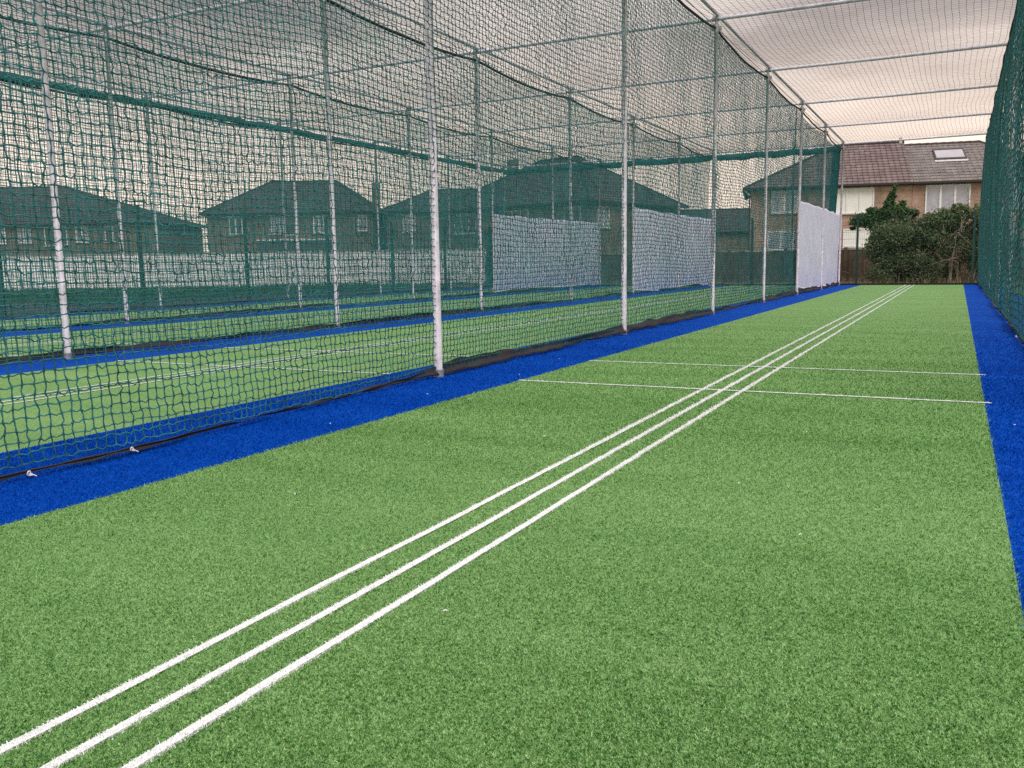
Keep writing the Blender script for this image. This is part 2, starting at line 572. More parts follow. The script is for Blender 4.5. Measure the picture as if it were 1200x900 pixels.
def side_net(x, y_from, cell, rad, seed, wave, hem, bow=0.0, knot=1.0, slack=0.0, jit=0.06, y_to=YEND, xshift=0.0, ripple=0.0, belly=0.0, k_screen=False, zc=1.0, heavy=1.0):
    nu = int(round((y_to - y_from) / cell)) + 1
    nv = int(round(3.9 / (cell * zc))) + 1
    yy = np.linspace(y_from, y_to, nu)[:, None] * np.ones((1, nv))
    t = np.linspace(0, 1, nv)[None, :] * np.ones((nu, 1))
    # slack gathers towards the foot
    t = t + slack * np.sin(np.pi * t) * (0.5 + 0.5 * vnoise(yy * 0.5, t * 2, seed + 9))
    zb = 0.045 + 0.02 * vnoise(yy * 0.9, yy * 0, seed)
    zt = rope_z(yy)
    z = zb + (zt - zb) * t
    mid = np.sin(np.pi * np.clip(t, 0, 1)) ** 0.7
    xx = x + xshift * mid + wave * mid * (vnoise(yy * 0.55, z * 0.35, seed + 1) + 0.45 * vnoise(yy * 1.7, z * 1.1, seed + 2))
    # low frequency drift of the meshes in the plane of the net
    if belly:
        xx = xx + belly * (1 - t) ** 3 * np.clip((5.0 - yy) / 2.4, 0, 1)
    if k_screen:
        xx = xx - 0.075 * np.clip((yy - 19.3) / 0.6, 0, 1) - 0.03 * mid * np.clip((yy - 19.3) / 0.6, 0, 1)
    yy2 = yy + mid * (0.05 * vnoise(yy * 0.6, z * 0.9, seed + 3) + 0.012 * vnoise(yy * 2.6, z * 2.4, seed + 6))
    z2 = z + mid * (0.05 * vnoise(yy * 0.7, z * 0.6, seed + 4) + 0.014 * vnoise(yy * 2.3, z * 2.8, seed + 7))
    if ripple:
        z2 = z2 + mid * ripple * (vnoise(yy * 0.75, z * 0.7, seed + 12) + 0.5 * vnoise(yy * 1.9, z * 1.2, seed + 13))
    P = np.stack([xx, yy2, z2], -1) + rng.normal(size=(nu, nv, 3)) * cell * jit
    if heavy != 1.0:
        return net_arrays(P, rad, 3, heavy)
    return cords(P, rad, knot, bow)


def hem_mesh(x, y_from, y_to, h, seed, drop=0.0):
    n = int((y_to - y_from) / 0.06)
    y = np.linspace(y_from, y_to, n)
    hh = h * (0.75 + 0.5 * vnoise(y * 0.7, y * 0, seed) + 0.2 * vnoise(y * 3, y * 0, seed + 1))
    hh *= np.clip((y - 2.9) / 2.2, 0.11, 1.0) if drop else 1.0
    hh = np.clip(hh, 0.012, None)
    bel = 0.13 * np.clip((5.0 - y) / 2.4, 0, 1) * (1 if drop else 0)
    rows = []
    for k, t in enumerate((0.0, 0.25, 0.5, 0.75, 1.0)):
        xx = x + bel + 0.028 * vnoise(y * 1.3, y * 0 + t * 2, seed + 2) * (1 - t * .4) + 0.012 * vnoise(y * 6, y * 0 + t * 3, seed + 3) + 0.4 * hh * (1 - t) ** 2
        rows.append(np.stack([xx, y, 0.008 + hh * t + 0.006 * vnoise(y * 8, y * 0 + t, seed + 4) + 0.012], 1))
    for k in range(5):                                   # back side, a few millimetres thick
        q = rows[4 - k].copy(); q[:, 0] -= 0.006; rows.append(q)
    Pn = np.stack(rows)
    m = Pn.shape[0]
    idx = np.arange(m * n).reshape(m, n)
    a = idx; c = np.roll(idx, -1, 0)
    F = np.stack([a[:, :-1], a[:, 1:], c[:, 1:], c[:, :-1]], -1).reshape(-1, 4)
    return Pn.reshape(-1, 3), F


def rope_path(x, y_from, y_to):
    ys = np.arange(y_from, y_to + 0.01, DY / 12)
    return [(x + 0.012 * float(vnoise(y * 2, 0)), float(y), float(rope_z(y))) for y in ys]


NETS = [
    # x, start, cell, cord radius, label
    (0.51, 4.6, 0.045, 0.0020, 'dark green side net bulging along the right edge of the open lane'),
    (-3.095, 1.0, 0.045, 0.0025, 'dark green side net with black hem along the left of the open lane'),
    (-6.80, 3.4, 0.045, 0.0034, 'green side net with second white screen, one lane beyond the nearest left net'),
    (-10.48, 6.0, 0.045, 0.0034, 'green side net carrying the farthest white screen, two lanes from the open lane'),
    (-13.95, 8.4, 0.045, 0.0034, 'outermost green side net beside the tarmac, under a thick gathered band'),
]
for k, (x, ys, cell, rad, lab) in enumerate(NETS):
    e = empty('side_net', (0, 0, 0), label=lab, cat='net', group='side nets between the lanes')
    if k == 0:
        v, f = side_net(x, ys, cell, rad, 31, 0.007, 0.1, bow=0.0, jit=0.05, slack=0.03, xshift=-0.05, ripple=0.15, zc=1.6, heavy=2.6)
    elif k == 1:
        v, f = side_net(x, ys, cell, rad, 5, 0.05, 0.1, bow=0.095, knot=1.7, jit=0.055, slack=-0.03, belly=0.13, k_screen=True)
    else:
        v, f = side_net(x, ys, cell, rad, 40 + k, 0.05, 0.1, jit=0.05, slack=-0.02, k_screen=k < 4)
    o = np_mesh('netting', v, f, M[('cordright', 'cordnear')[k] if k < 2 else 'cord'], e)
    if k == 0:                                          # lengthwise rows: thicker, their shading put into a darker colour
        o.data.materials.append(M['row_shade'])
        nu_ = int(round((YEND - ys) / cell)) + 1; nv_ = int(round(3.9 / (cell * 1.6))) + 1
        mi = np.zeros(len(f), dtype=np.int32); mi[:(nu_ - 1) * nv_ * 3] = 1
        o.data.polygons.foreach_set('material_index', mi)
    b = MB()
    b.tube(rope_path(x, max(ys, Y0 - DY), YEND), 0.017 if k < 2 else 0.02, 6)
    b.build('head_rope', M['rope'], e, True)
    v, f = hem_mesh(x + (0.0 if k else 0.0), ys, YEND, 0.092 if k == 1 else 0.055, 70 + k, 1.0 if k == 1 else 0.0)
    np_mesh('ground_hem', v, f, M['hem'], e, True)

# roof nets: one per lane, wide square mesh, dipping between the cross tubes
def roof_sheet(xa, xb, seed):
    cell = 0.088
    ya, yb = 4.0, YEND
    nu = int(round((yb - ya) / cell)) + 1
    nv = int(round((xb - xa) / cell)) + 1
    y = np.linspace(ya, yb, nu)[:, None] * np.ones((1, nv))
    x = np.linspace(xa, xb, nv)[None, :] * np.ones((nu, 1))
    t = ((y - Y0) / DY) % 1.0
    sag = 4 * t * (1 - t)
    z = ZT + 0.115 - sag * (0.05 + 0.03 * vnoise(x * 0.8, y * 0.27, seed))
    x2 = x + sag * 0.05 * vnoise(x * 0.6, y * 0.5, seed + 1) + 0.012 * vnoise(x * 2, y * 1.4, seed + 2)
    P = np.stack([x2, y, z], -1) + rng.normal(size=(nu, nv, 3)) * 0.0025
    return net_arrays(P, 0.0014, 3, 1.8)


for k, lab in enumerate(('roof net stretched over the open lane with three white lines',
                         'roof net over the second lane, just left of the nearest side net',
                         'roof net over the third lane, between second and third side nets',
                         'roof net over the lane farthest left, beside the tarmac')):
    v, f = roof_sheet(POST_X[k + 1], POST_X[k], 90 + 5 * k)
    o = np_mesh('roof_net', v, f, M['roofcord'])
    tag(o, lab, 'roof net', 'roof nets over the lanes')


# gathered net bands: the spare end curtains bunched up under the top tubes
def band(name, p0, p1, r, seed, lab, grp='gathered net bands', sag=0.05, segs=7):
    p0, p1 = np.array(p0, float), np.array(p1, float)
    Lg = np.linalg.norm(p1 - p0)
    n, m = int(Lg / 0.045), 16
    t = np.linspace(0, 1, n)
    c = p0[None] + (p1 - p0)[None] * t[:, None]
    d = (p1 - p0) / Lg
    if abs(d[2]) > 0.7:
        a, u = np.array([1, 0, 0.]), np.array([0, 1., 0])
    else:
        u = np.array([0, 0, 1.]); a = np.cross(d, u)
        c[:, 2] -= sag * (4 * ((t * segs) % 1) * (1 - (t * segs) % 1))
    ang = np.linspace(0, 2 * np.pi, m, endpoint=False)
    s = t * Lg
    rr = r * (0.85 + 0.22 * vnoise(s[:, None] * 2.2, ang[None, :] * 0.9, seed) + 0.2 * vnoise(s[:, None] * 7 + ang[None, :] * 2, ang[None, :] * 3, seed + 1))
    V = c[:, None, :] + rr[..., None] * (a[None, None] * np.cos(ang)[None, :, None] + u[None, None] * 1.25 * np.sin(ang)[None, :, None])
    idx = np.arange(n * m).reshape(n, m)
    q = idx[:-1]; w = idx[1:]
    F = np.stack([q, np.roll(q, -1, 1), np.roll(w, -1, 1), w], -1).reshape(-1, 4)
    o = np_mesh(name, V.reshape(-1, 3), F, M['bundle'], smooth=True)
    return tag(o, lab, 'gathered net', grp)


band('gathered_net', (POST_X[4], 7.5, ZT - 0.02), (POST_X[4], YEND, ZT - 0.02), 0.058, 3, 'long gathered green net band under the top tube of the outermost left net', sag=0.015)
band('gathered_net', (POST_X[4], YEND, ZT - 0.05), (POST_X[3] - 0.05, YEND, ZT - 0.05), 0.085, 13, 'gathered net band across the far end of the lane farthest left', segs=3, sag=0.03)
band('gathered_net', (POST_X[3], YEND, ZT - 0.05), (POST_X[2] - 0.05, YEND, ZT - 0.05), 0.085, 14, 'gathered net band across the far end of the third lane from the right', segs=3, sag=0.03)
band('gathered_net', (POST_X[2], YEND, ZT - 0.05), (POST_X[1] - 0.05, YEND, ZT - 0.05), 0.08, 15, 'gathered net band across the far end of the lane behind the nearest left net', segs=3, sag=0.03)


# tall gathered end curtain beside the last post of the near left net
def end_curtain():
    n, m = 60, 40
    z = np.linspace(3.80, 0.05, n)[:, None] * np.ones((1, m))
    t = np.linspace(0, 1, m)[None, :] * np.ones((n, 1))
    w = 0.22 - 0.02 * (z / 3.9) + 0.05 * vnoise(z * 0.8, t * 0, 2)
    x = POST_X[1] - 0.05 - 0.16 * (1 - z / 3.9) - w * t
    y = YEND - 0.03 + 0.035 * np.sin(t * 42 + 0.8 * vnoise(z * 0.9, t * 3, 4)) + 0.02 * vnoise(z * 2, t * 6, 5)
    Pf = np.stack([x, y, z], -1)
    Pb = Pf + np.array([0, 0.012, 0])
    V = np.concatenate([Pf.reshape(-1, 3), Pb.reshape(-1, 3)])
    i = np.arange(n * m).reshape(n, m)
    q = np.stack([i[:-1, :-1], i[1:, :-1], i[1:, 1:], i[:-1, 1:]], -1).reshape(-1, 4)
    o = np_mesh('end_curtain', V, np.concatenate([q, q[:, ::-1] + n * m]), M['bundle'], smooth=True)
    tag(o, 'drawn green net curtain hanging in folds at the far end of the left net', 'net curtain')


end_curtain()

# ------------------------------------------------------------------ STEEL FRAME
ORD = ['first', 'second', 'third', 'fourth', 'fifth', 'sixth', 'seventh']
ROWNAME = ['net right of the lane', 'net immediately left of the lane', 'second net left of the lane',
           'third net left of the lane', 'outermost net on the left']


def post_proto():
    e = empty('net_post')
    b = MB()
    b.tube([(0, 0, -0.02), (0, 0, 2.0), (0, 0, ZT)], 0.027, 14)
    b.build('pole', M['galv'], e, True)
    b = MB()
    b.tube([(0, 0, ZT - 0.09), (0, 0, ZT + 0.012)], 0.036, 12)
    b.tube([(0.0, 0.0, ZT + 0.012), (0, 0, ZT + 0.06)], 0.024, 10)
    b.box((0.05, 0, ZT - 0.04), (0.035, 0.03, 0.05))
    b.box((-0.05, 0, ZT - 0.04), (0.035, 0.03, 0.05))
    b.build('clamp', M['clamp'], e, False)
    b = MB()
    b.tube([(0, 0, 0.0), (0, 0, 0.05), (0, 0, 0.055)], [0.036, 0.036, 0.030], 12)
    b.build('ground_socket', M['clamp'], e)
    return e


def copy_thing(o, parent=None):
    c = o.copy()
    COL.objects.link(c)
    if parent:
        c.parent = parent
    for ch in o.children:
        copy_thing(ch, c)
    return c


proto = post_proto()
first = True
kids = list(proto.children)
for k, x in enumerate(POST_X):
    start = {0: 1, 1: 0, 2: 0, 3: 1, 4: 2}[k]
    for i in range(start, ROWS):
        if first:
            p = proto
            first = False
        else:
            p = proto.copy()
            COL.objects.link(p)
            for ch in kids:
                c = ch.copy()
                COL.objects.link(c)
                c.parent = p
        p.location = (x + random.uniform(-.012, .012) - (0.0 if k else 0), Y0 + DY * i, 0)
        p.rotation_euler = (random.uniform(-.002, .002), random.uniform(-.002, .002), 0)
        far = ROWS - 1 - i
        where = {0: 'at the far end'}.get(far, ORD[far] + ' before the far end')
        tag(p, 'grey steel post of the ' + ROWNAME[k] + ', ' + where, 'post', 'galvanised net posts')

for i in range(ROWS):
    y = Y0 + DY * i
    e = empty('cross_tube', (0, 0, 0), label='galvanised cross tube over all lanes, ' + ('at the far end' if i == 6 else ORD[6 - i] + ' before the far end'),
              cat='tube', group='cross tubes under the roof nets')
    b = MB()
    zt = ZT + 0.085
    b.tube([(POST_X[4] - 0.1, y, zt), (-9, y, zt - .006), (-5, y, zt), (-1.3, y, zt - 0.008), (POST_X[0] + 0.1, y, zt)], 0.024, 10)
    b.build('tube', M['galv'], e, True)
    for x in POST_X:
        b = MB()
        b.tube([(x - 0.045, y, zt), (x + 0.045, y, zt)], 0.033, 10)
        b.tube([(x - 0.03, y, zt - .03), (x - 0.03, y, zt + .05)], 0.008, 6)
        b.build('coupler', M['clamp'], e)
for k, x in enumerate(POST_X):
    e = empty('top_rail', (0, 0, 0), label='galvanised top rail with tension wire running above the ' + ROWNAME[k], cat='rail', group='top rails along the nets')
    b = MB()
    zr = ZT + 0.135
    b.tube([(x + .02, 1.0, zr)] + [(x + .02, Y0 + DY * i, zr) for i in range(ROWS)], 0.024, 10)
    b.build('tube', M['galv'], e, True)
    b = MB()
    b.tube([(x - 0.03, 1.0, ZT + 0.01)] + [(x - .03 + 0.004 * (i % 2), Y0 + DY * i * 0.5, ZT + 0.012 - 0.02 * (i % 2)) for i in range(2 * ROWS - 1)], 0.006, 6)
    b.build('tension_wire', M['clamp'], e, True)


# ------------------------------------------------------------------ WHITE SCREENS hung on the far ends of three nets
def screen(x, seed, lab, off):
    ya, yb = Y0 + DY * 4 - 0.02, YEND - 0.05
    n, m = 150, 44
    y = np.linspace(ya, yb, n)[:, None] * np.ones((1, m))
    t = np.linspace(0, 1, m)[None, :] * np.ones((n, 1))
    u = (y - ya) / (yb - ya)
    top = 2.02 + 0.02 * u - 0.022 * np.abs(np.sin(u * np.pi * 5)) ** 1.5 + 0.012 * vnoise(u * 9, u * 0, seed + 8)
    bot = 0.10 + 0.07 * vnoise(u * 5, u * 0, seed) - 0.08 * u
    z = bot + (top - bot) * t
    # billows between ties, long diagonal creases, a scalloped near edge
    xx = x + off + 0.016 * vnoise(y * 0.8, z * 0.8, seed + 1) + 0.020 * vnoise(y * 2.6 + z * 1.9, z * 0.8, seed + 2) + 0.008 * vnoise(y * 7 + z * 3, z * 2.4, seed + 3)
    edge_in = 0.14 * (np.abs(np.sin(t * np.pi * 2.5)) ** 0.6) * np.clip(1 - u * 12, 0, 1) * 0.6
    yy = y + edge_in
    P1 = np.stack([xx, yy, z], -1)
    P2 = P1 - np.array([0.004, 0, 0])
    i = np.arange(n * m).reshape(n, m)
    q = np.stack([i[:-1, :-1], i[1:, :-1], i[1:, 1:], i[:-1, 1:]], -1).reshape(-1, 4)
    rim = []
    N = n * m
    for s in (i[0], i[-1], i[:, 0], i[:, -1]):
        rim.append(np.stack([s[:-1], s[1:], s[1:] + N, s[:-1] + N], -1))
    e = empty('sight_screen', (0, 0, 0), label=lab, cat='screen', group='white sheets on the far ends of the nets')
    np_mesh('sheet', np.concatenate([P1.reshape(-1, 3), P2.reshape(-1, 3)]), np.concatenate([q, q[:, ::-1] + N] + rim), M['sheet'], e, True)
    b = MB()
    for j in range(7):
        w = int(j / 6 * (n - 1))
        c = P1[w, -1]
        b.tube([(c[0] + .02, c[1], c[2] - .03), (c[0] + .03, c[1], c[2] + .02), (c[0] - .01, c[1], c[2] + .05), (c[0] - .02, c[1], c[2] - .02)], 0.004, 5)
    b.build('tie', M['rope'], e)


screen(POST_X[1], 21, 'creased white sheet at the far end of the nearest left net', -0.012)
screen(POST_X[2], 31, 'white sheet on the second net, middle of the three hanging sheets', -0.012)
screen(POST_X[3], 41, 'white sheet on the third net, farthest from the open lane', -0.012)


# small plastic ties on the hems
def tie(x, y, z, lab):
    b = MB()
    pts = [(x + 0.003 * math.sin(w), y + 0.006 * math.cos(w), z + 0.004 + 0.008 * math.sin(w)) for w in np.linspace(0, 6.2, 12)]
    b.tube(pts, 0.0024, 5)
    b.box((x + 0.005, y + 0.003, z - 0.001), (0.008, 0.010, 0.008))
    b.tube([(x + .005, y + .005, z - .001), (x + .010, y + .012, z - .004), (x + 0.013, y + .020, z - 0.010)], 0.002, 5)
    tag(b.build('cable_tie', M['tie']), lab, 'cable tie', 'white ties on the net hems')


tie(-2.95, 2.45, 0.022, 'tiny white tie on the black hem of the left net, farther one')
tie(-2.945, 2.0, 0.022, 'tiny white tie on the black hem at the lower left corner')
tie(0.47, 8.7, 0.06, 'tiny white tie at the foot of the right net')


# ------------------------------------------------------------------ WELDMESH FENCE
def mesh_fence(name, p0, p1, nb, lab, H=2.05):
    p0, p1 = Vector(p0), Vector(p1)
    d = (p1 - p0)
    Lg = d.length
    a = math.atan2(d.y, d.x)
    e = empty(name, p0, a, label=lab, cat='fence', group='green mesh fences')
    step = Lg / nb
    for i in range(nb + 1):
        b = MB()
        b.box((i * step, 0, H / 2), (0.06, 0.06, H))
        b.box((i * step, 0, H + 0.008), (0.066, 0.066, 0.016))
        b.build('post', M['fence_green'], e)
    for i in range(nb):
        b = MB()
        x0, x1 = i * step + 0.05, (i + 1) * step - 0.05
        nx = int((x1 - x0) / 0.05)
        for j in range(nx + 1):
            x = x0 + (x1 - x0) * j / nx
            b.box((x, -0.045, H / 2), (0.004, 0.004, H - 0.1))
        for j in range(10):
            b.box(((x0 + x1) / 2, -0.051, 0.1 + j * (H - 0.2) / 9), (x1 - x0, 0.006, 0.006))
        b.build('mesh_panel', M['mesh_green'], e)


mesh_fence('mesh_fence', (-15.1, 7.0, 0), (-15.1, 28.4, 0), 7, 'dark green mesh fence running beside the outermost lane on the left')
mesh_fence('mesh_fence', (-15.04, 28.46, 0), (3.45, 28.46, 0), 6, 'dark green mesh fence across the far end, before hedge and garden fence')


# ------------------------------------------------------------------ GARDEN WALL AND TIMBER FENCE
def garden_wall():
    pts = [(-64, 14.5), (-36.7, 24.4), (-18.2, 33.8)]
    e = empty('garden_wall', (0, 0, 0), label='long low white rendered wall beyond the tarmac on the left', cat='wall')
    b, c = MB(), MB()
    for (xa, ya), (xb, yb) in zip(pts[:-1], pts[1:]):
        Lg = math.hypot(xb - xa, yb - ya); a = math.atan2(yb - ya, xb - xa)
        b.box(((xa + xb) / 2, (ya + yb) / 2, 0.70), (Lg + 0.1, 0.16, 1.44), a)
        c.box(((xa + xb) / 2, (ya + yb) / 2, 1.443), (Lg + 0.12, 0.22, 0.045), a)
        nP = int(Lg / 2.8)
        for i in range(nP + 1):
            t = i / nP
            b.box((xa + (xb - xa) * t, ya + (yb - ya) * t, 0.71), (0.2, 0.24, 1.40), a)
    b.build('wall', M['render'], e)
    c.build('coping', M['coping'], e)


garden_wall()


def timber_fence():
    pts = [(-17.9, 33.6), (-11.3, 32.4), (4.5, 31.6)]
    e = empty('timber_fence', (0, 0, 0), label='brown timber board fence with pale capping beyond the mesh fence', cat='fence')
    for (xa, ya), (xb, yb) in zip(pts[:-1], pts[1:]):
        Lg = math.hypot(xb - xa, yb - ya); a = math.atan2(yb - ya, xb - xa)
        nb = max(2, round(Lg / 1.9))
        for i in range(nb):
            b = MB()
            for j in range(13):
                t = (i + (j + 0.5) / 13) / nb
                w = Lg / nb / 13
                b.box((xa + (xb - xa) * t, ya + (yb - ya) * t, 0.53 + random.uniform(-.006, .006)), (w * 1.0 - 0.006, 0.022 + 0.006 * (j % 2), 1.06), a)
            for z in (0.2, 0.85):
                t = (i + .5) / nb
                b.box((xa + (xb - xa) * t + 0.03 * math.sin(a), ya + (yb - ya) * t + 0.03 * math.cos(a), z), (Lg / nb, 0.03, 0.07), a)
            b.build('board_panel', M['timber'], e)
        for i in range(nb + 1):
            t = i / nb
            b = MB()
            b.box((xa + (xb - xa) * t, ya + (yb - ya) * t - 0.03, 0.57), (0.1, 0.1, 1.16), a)
            b.build('post', M['timber'], e)
        b = MB()
        b.box(((xa + xb) / 2, (ya + yb) / 2, 1.085), (Lg, 0.07, 0.035), a)
        b.build('capping', M['coping'], e)


timber_fence()


# ------------------------------------------------------------------ HOUSES
def slope_mesh(b, A, B, C, D, gauge=0.34, tile=0.30, lift=0.035):
    """tiled roof slope: A-B eaves, D-C ridge (D above A); stepped courses, one strip per course"""
    A, B, C, D = (Vector(p) for p in (A, B, C, D))
    eav = (B - A)
    ex = eav.normalized()
    nrm = (B - A).cross(D - A)
    if nrm.length < 1e-6:
        nrm = (B - A).cross(C - A)
    nrm.normalize()
    sl = nrm.cross(ex)
    H = max((D - A).dot(sl), (C - A).dot(sl))
    n = max(3, int(H / gauge))
    for i in range(n):
        t0, t1 = i / n, (i + 1) / n
        l0, r0 = A.lerp(D, t0), B.lerp(C, t0)
        l1, r1 = A.lerp(D, t1), B.lerp(C, t1)
        up = nrm * lift
        m = max(1, int((r0 - l0).length / tile))
        # corrugated front edge of the course
        for j in range(m):
            a, c = j / m, (j + 1) / m
            h = (a + c) / 2
            for (s0, s1, k0, k1) in ((a, h, 0.35, 1.0), (h, c, 1.0, 0.35)):
                p0, p1 = l0.lerp(r0, s0) + up * k0, l0.lerp(r0, s1) + up * k1
                q0, q1 = l1.lerp(r1, s0) + up * 0.05 * k0, l1.lerp(r1, s1) + up * 0.05 * k1
                uv = [((p - A).dot(ex), (p - A).dot(sl)) for p in (p0, p1, q1, q0)]
                b.poly([p0, p1, q1, q0], uv)
                b.poly([l0.lerp(r0, s0), l0.lerp(r0, s1), p1, p0], [(0.002, 0.002)] * 4)


def window(e, s0, s1, z0, z1, y=0.0, lights=2, glass='glass', side=None, name='window', frame='pvc', trans=False):
    """casement in the front wall (y = wall face, looking to -y)"""
    def T(b, c, sz):
        if side is None:
            b.box(c, sz)
        else:                                   # end wall: x = side, window spans along y
            b.box((side + (c[1] - y) * -1, c[0], c[2]), (sz[1], sz[0], sz[2]))
    f = MB()
    fw = 0.07
    w, h = s1 - s0, z1 - z0
    T(f, ((s0 + s1) / 2, y - 0.02, z0 + fw / 2), (w, 0.07, fw))
    T(f, ((s0 + s1) / 2, y - 0.02, z1 - fw / 2), (w, 0.07, fw))
    for i in range(lights + 1):
        x = s0 + fw / 2 + (w - fw) * i / lights
        T(f, (x, y - 0.021, (z0 + z1) / 2), (fw if i in (0, lights) else fw * 1.5, 0.072, h - 2 * fw))
    if trans:
        T(f, ((s0 + s1) / 2, y - 0.018, z1 - h * 0.3), (w - 2 * fw, 0.06, fw * 0.8))
    fr = f.build(name, M[frame], e)
    p = MB()
    T(p, ((s0 + s1) / 2, y - 0.006, (z0 + z1) / 2), (w - fw, 0.02, h - fw))
    p.build('pane', M[glass], fr)
    s = MB()
    T(s, ((s0 + s1) / 2, y - 0.07, z0 - 0.03), (w + 0.1, 0.16, 0.055))
    s.build('sill', M['coping'], fr)
    return fr


def house(name, loc, rz, L, Dp, eave, ridge, ra, rb, lab, wall_m, roof_m, over=0.38, left_hip=True, right_hip=True, grp=None, cat='house'):
    """L along x, depth Dp along y, front at y=0; ridge from x=ra to x=rb"""
    e = empty(name, (loc[0], loc[1], 0), R(rz), label=lab, cat=cat, group=grp)
    b = MB()
    b.box((L / 2, Dp / 2, (eave - 0.06) / 2 - 0.1), (L, Dp, eave - 0.06 + 0.2))
    b.build('wall', M[wall_m], e)
    xo0 = -over if left_hip else 0.0
    xo1 = L + over if right_hip else L
    ym = Dp / 2
    e0, e1, e2, e3 = (xo0, -over, eave), (xo1, -over, eave), (xo1, Dp + over, eave), (xo0, Dp + over, eave)
    q0, q1 = (ra, ym, ridge), (rb, ym, ridge)
    r = MB()
    slope_mesh(r, e0, e1, q1, q0)
    slope_mesh(r, e2, e3, q0, q1)
    if left_hip:
        slope_mesh(r, e3, e0, q0, q0)
    if right_hip:
        slope_mesh(r, e1, e2, q1, q1)
    rf = r.build('roof', M[roof_m], e)
    c = MB()
    segs = [(q0, q1)]
    if left_hip:
        segs += [(e0, q0), (e3, q0)]
    if right_hip:
        segs += [(e1, q1), (e2, q1)]
    for a, z in segs:
        a, z = Vector(a), Vector(z)
        n = max(2, int((z - a).length / 0.42))
        for i in range(n):
            c.tube([a.lerp(z, i / n) + Vector((0, 0, -.01)), a.lerp(z, (i + 1.06) / n) + Vector((0, 0, .0))], [0.09, 0.105], 8)
    c.build('ridge_tile', M[roof_m], rf)
    g = MB()
    g.box(((xo0 + xo1) / 2, -over - 0.05, eave - 0.035), (xo1 - xo0, 0.11, 0.11))
    g.box(((xo0 + xo1) / 2, -over / 2 + 0.005, eave - 0.115), (xo1 - xo0 - 0.05, over, 0.05))
    if left_hip:
        g.box((xo0 - 0.05, ym, eave - 0.037), (0.11, Dp + 2 * over + 0.05, 0.11))
    if right_hip:
        g.box((xo1 + 0.05, ym, eave - 0.037), (0.11, Dp + 2 * over + 0.05, 0.11))
    g.build('gutter', M['gutter'], e)
    return e, rf


A11 = 11.0
t11 = Vector((math.cos(R(A11)), math.sin(R(A11)), 0))
O = Vector((-11.6, 54, 0))
# left half of the brick pair
P = O + t11 * 0.46
eD, rD = house('semi_detached_house', (P.x, P.y), A11, 8.80, 8.0, 4.97, 7.68, 5.05, 8.80,
               'brick house with red-brown tiled hip roof, left half of the pair behind the hedge', 'brick_d', 'tile_red', right_hip=False, grp='brick houses behind the far end')
window(eD, 1.16, 2.67, 3.50, 4.80, lights=2, glass='glass', trans=True)
window(eD, 4.60, 6.81, 3.36, 4.80, lights=3, glass='blind')
window(eD, 5.2, 7.6, 1.45, 2.50, lights=3, glass='blind')
window(eD, 1.0, 3.2, 1.35, 2.45, lights=3, glass='glass')
b = MB()
b.tube([(-0.36, -0.42, 4.84), (-0.20, -0.3, 4.72), (-0.06, -0.09, 4.58)], 0.055, 8)
b.build('gutter_elbow', M['pvc'], eD, True)
b = MB()
b.tube([(-0.06, -0.09, 4.58), (-0.06, -0.09, 0.0)], 0.04, 8)
b.build('downpipe', M['gutter'], eD, True)
b = MB()
b.box((8.62, 3.95, 7.72), (0.16, 0.16, 0.2))
b.tube([(8.62, 3.95, 7.8), (8.62, 3.95, 7.96)], 0.09, 10)
b.build('flue', M['coping'], rD)
# right half
P = O + t11 * 9.275
eR, rR = house('semi_detached_house', (P.x, P.y), A11, 8.80, 8.0, 4.96, 7.50, 0.0, 4.1,
               'brick house with greyer tiled roof and skylight, right half of the pair', 'brick_d', 'tile_grey', left_hip=False, grp='brick houses behind the far end')
window(eR, 0.68, 2.98, 3.28, 4.80, lights=3, glass='glass')
window(eR, 5.2, 7.2, 3.36, 4.80, lights=3, glass='glass')
window(eR, 0.8, 3.0, 1.3, 2.5, lights=3, glass='glass')
# skylight lies on the slope
sx0, sx1 = 1.45, 3.10
sl = math.atan2(7.50 - 4.96, 4.38)


def on_slope(z, lift):
    y = -0.38 + (z - 4.96) / math.tan(sl)
    return (y - lift * math.sin(sl), z + lift * math.cos(sl))


b = MB()
for (za, zb, xa, xb) in ((6.32, 6.40, sx0, sx1), (6.96, 7.04, sx0, sx1), (6.401, 6.959, sx0, sx0 + .07), (6.401, 6.959, sx1 - .07, sx1)):
    ya, z1 = on_slope(za, 0.0); yb, z2 = on_slope(zb, 0.0)
    ya2, z3 = on_slope(za, 0.11); yb2, z4 = on_slope(zb, 0.11)
    n = len(b.v)
    b.v += [(xa, ya, z1), (xb, ya, z1), (xb, yb, z2), (xa, yb, z2), (xa, ya2, z3), (xb, ya2, z3), (xb, yb2, z4), (xa, yb2, z4)]
    for q in ((3, 2, 1, 0), (4, 5, 6, 7), (0, 1, 5, 4), (1, 2, 6, 5), (2, 3, 7, 6), (3, 0, 4, 7)):
        b.f.append(tuple(n + k for k in q)); b.uv += [(0, 0)] * 4
sk = b.build('skylight', M['gutter'], rR)
b = MB()
ya, z1 = on_slope(6.38, 0.085); yb, z2 = on_slope(6.98, 0.085)
b.poly([(sx0 + .04, ya, z1), (sx1 - .04, ya, z1), (sx1 - .04, yb, z2), (sx0 + .04, yb, z2)])
b.build('pane', mat('skylight_glass', (0.36, 0.32, 0.34), 0.15, var=0.1, scale=2, spec=0.8), sk)
b = MB()
ya, z1 = on_slope(6.19, 0.05); yb, z2 = on_slope(6.31, 0.055)
b.poly([(sx0 - .05, ya, z1), (sx1 + .05, ya, z1), (sx1 + .05, yb, z2), (sx0 - .05, yb, z2)])
b.build('flashing', M['coping'], sk)

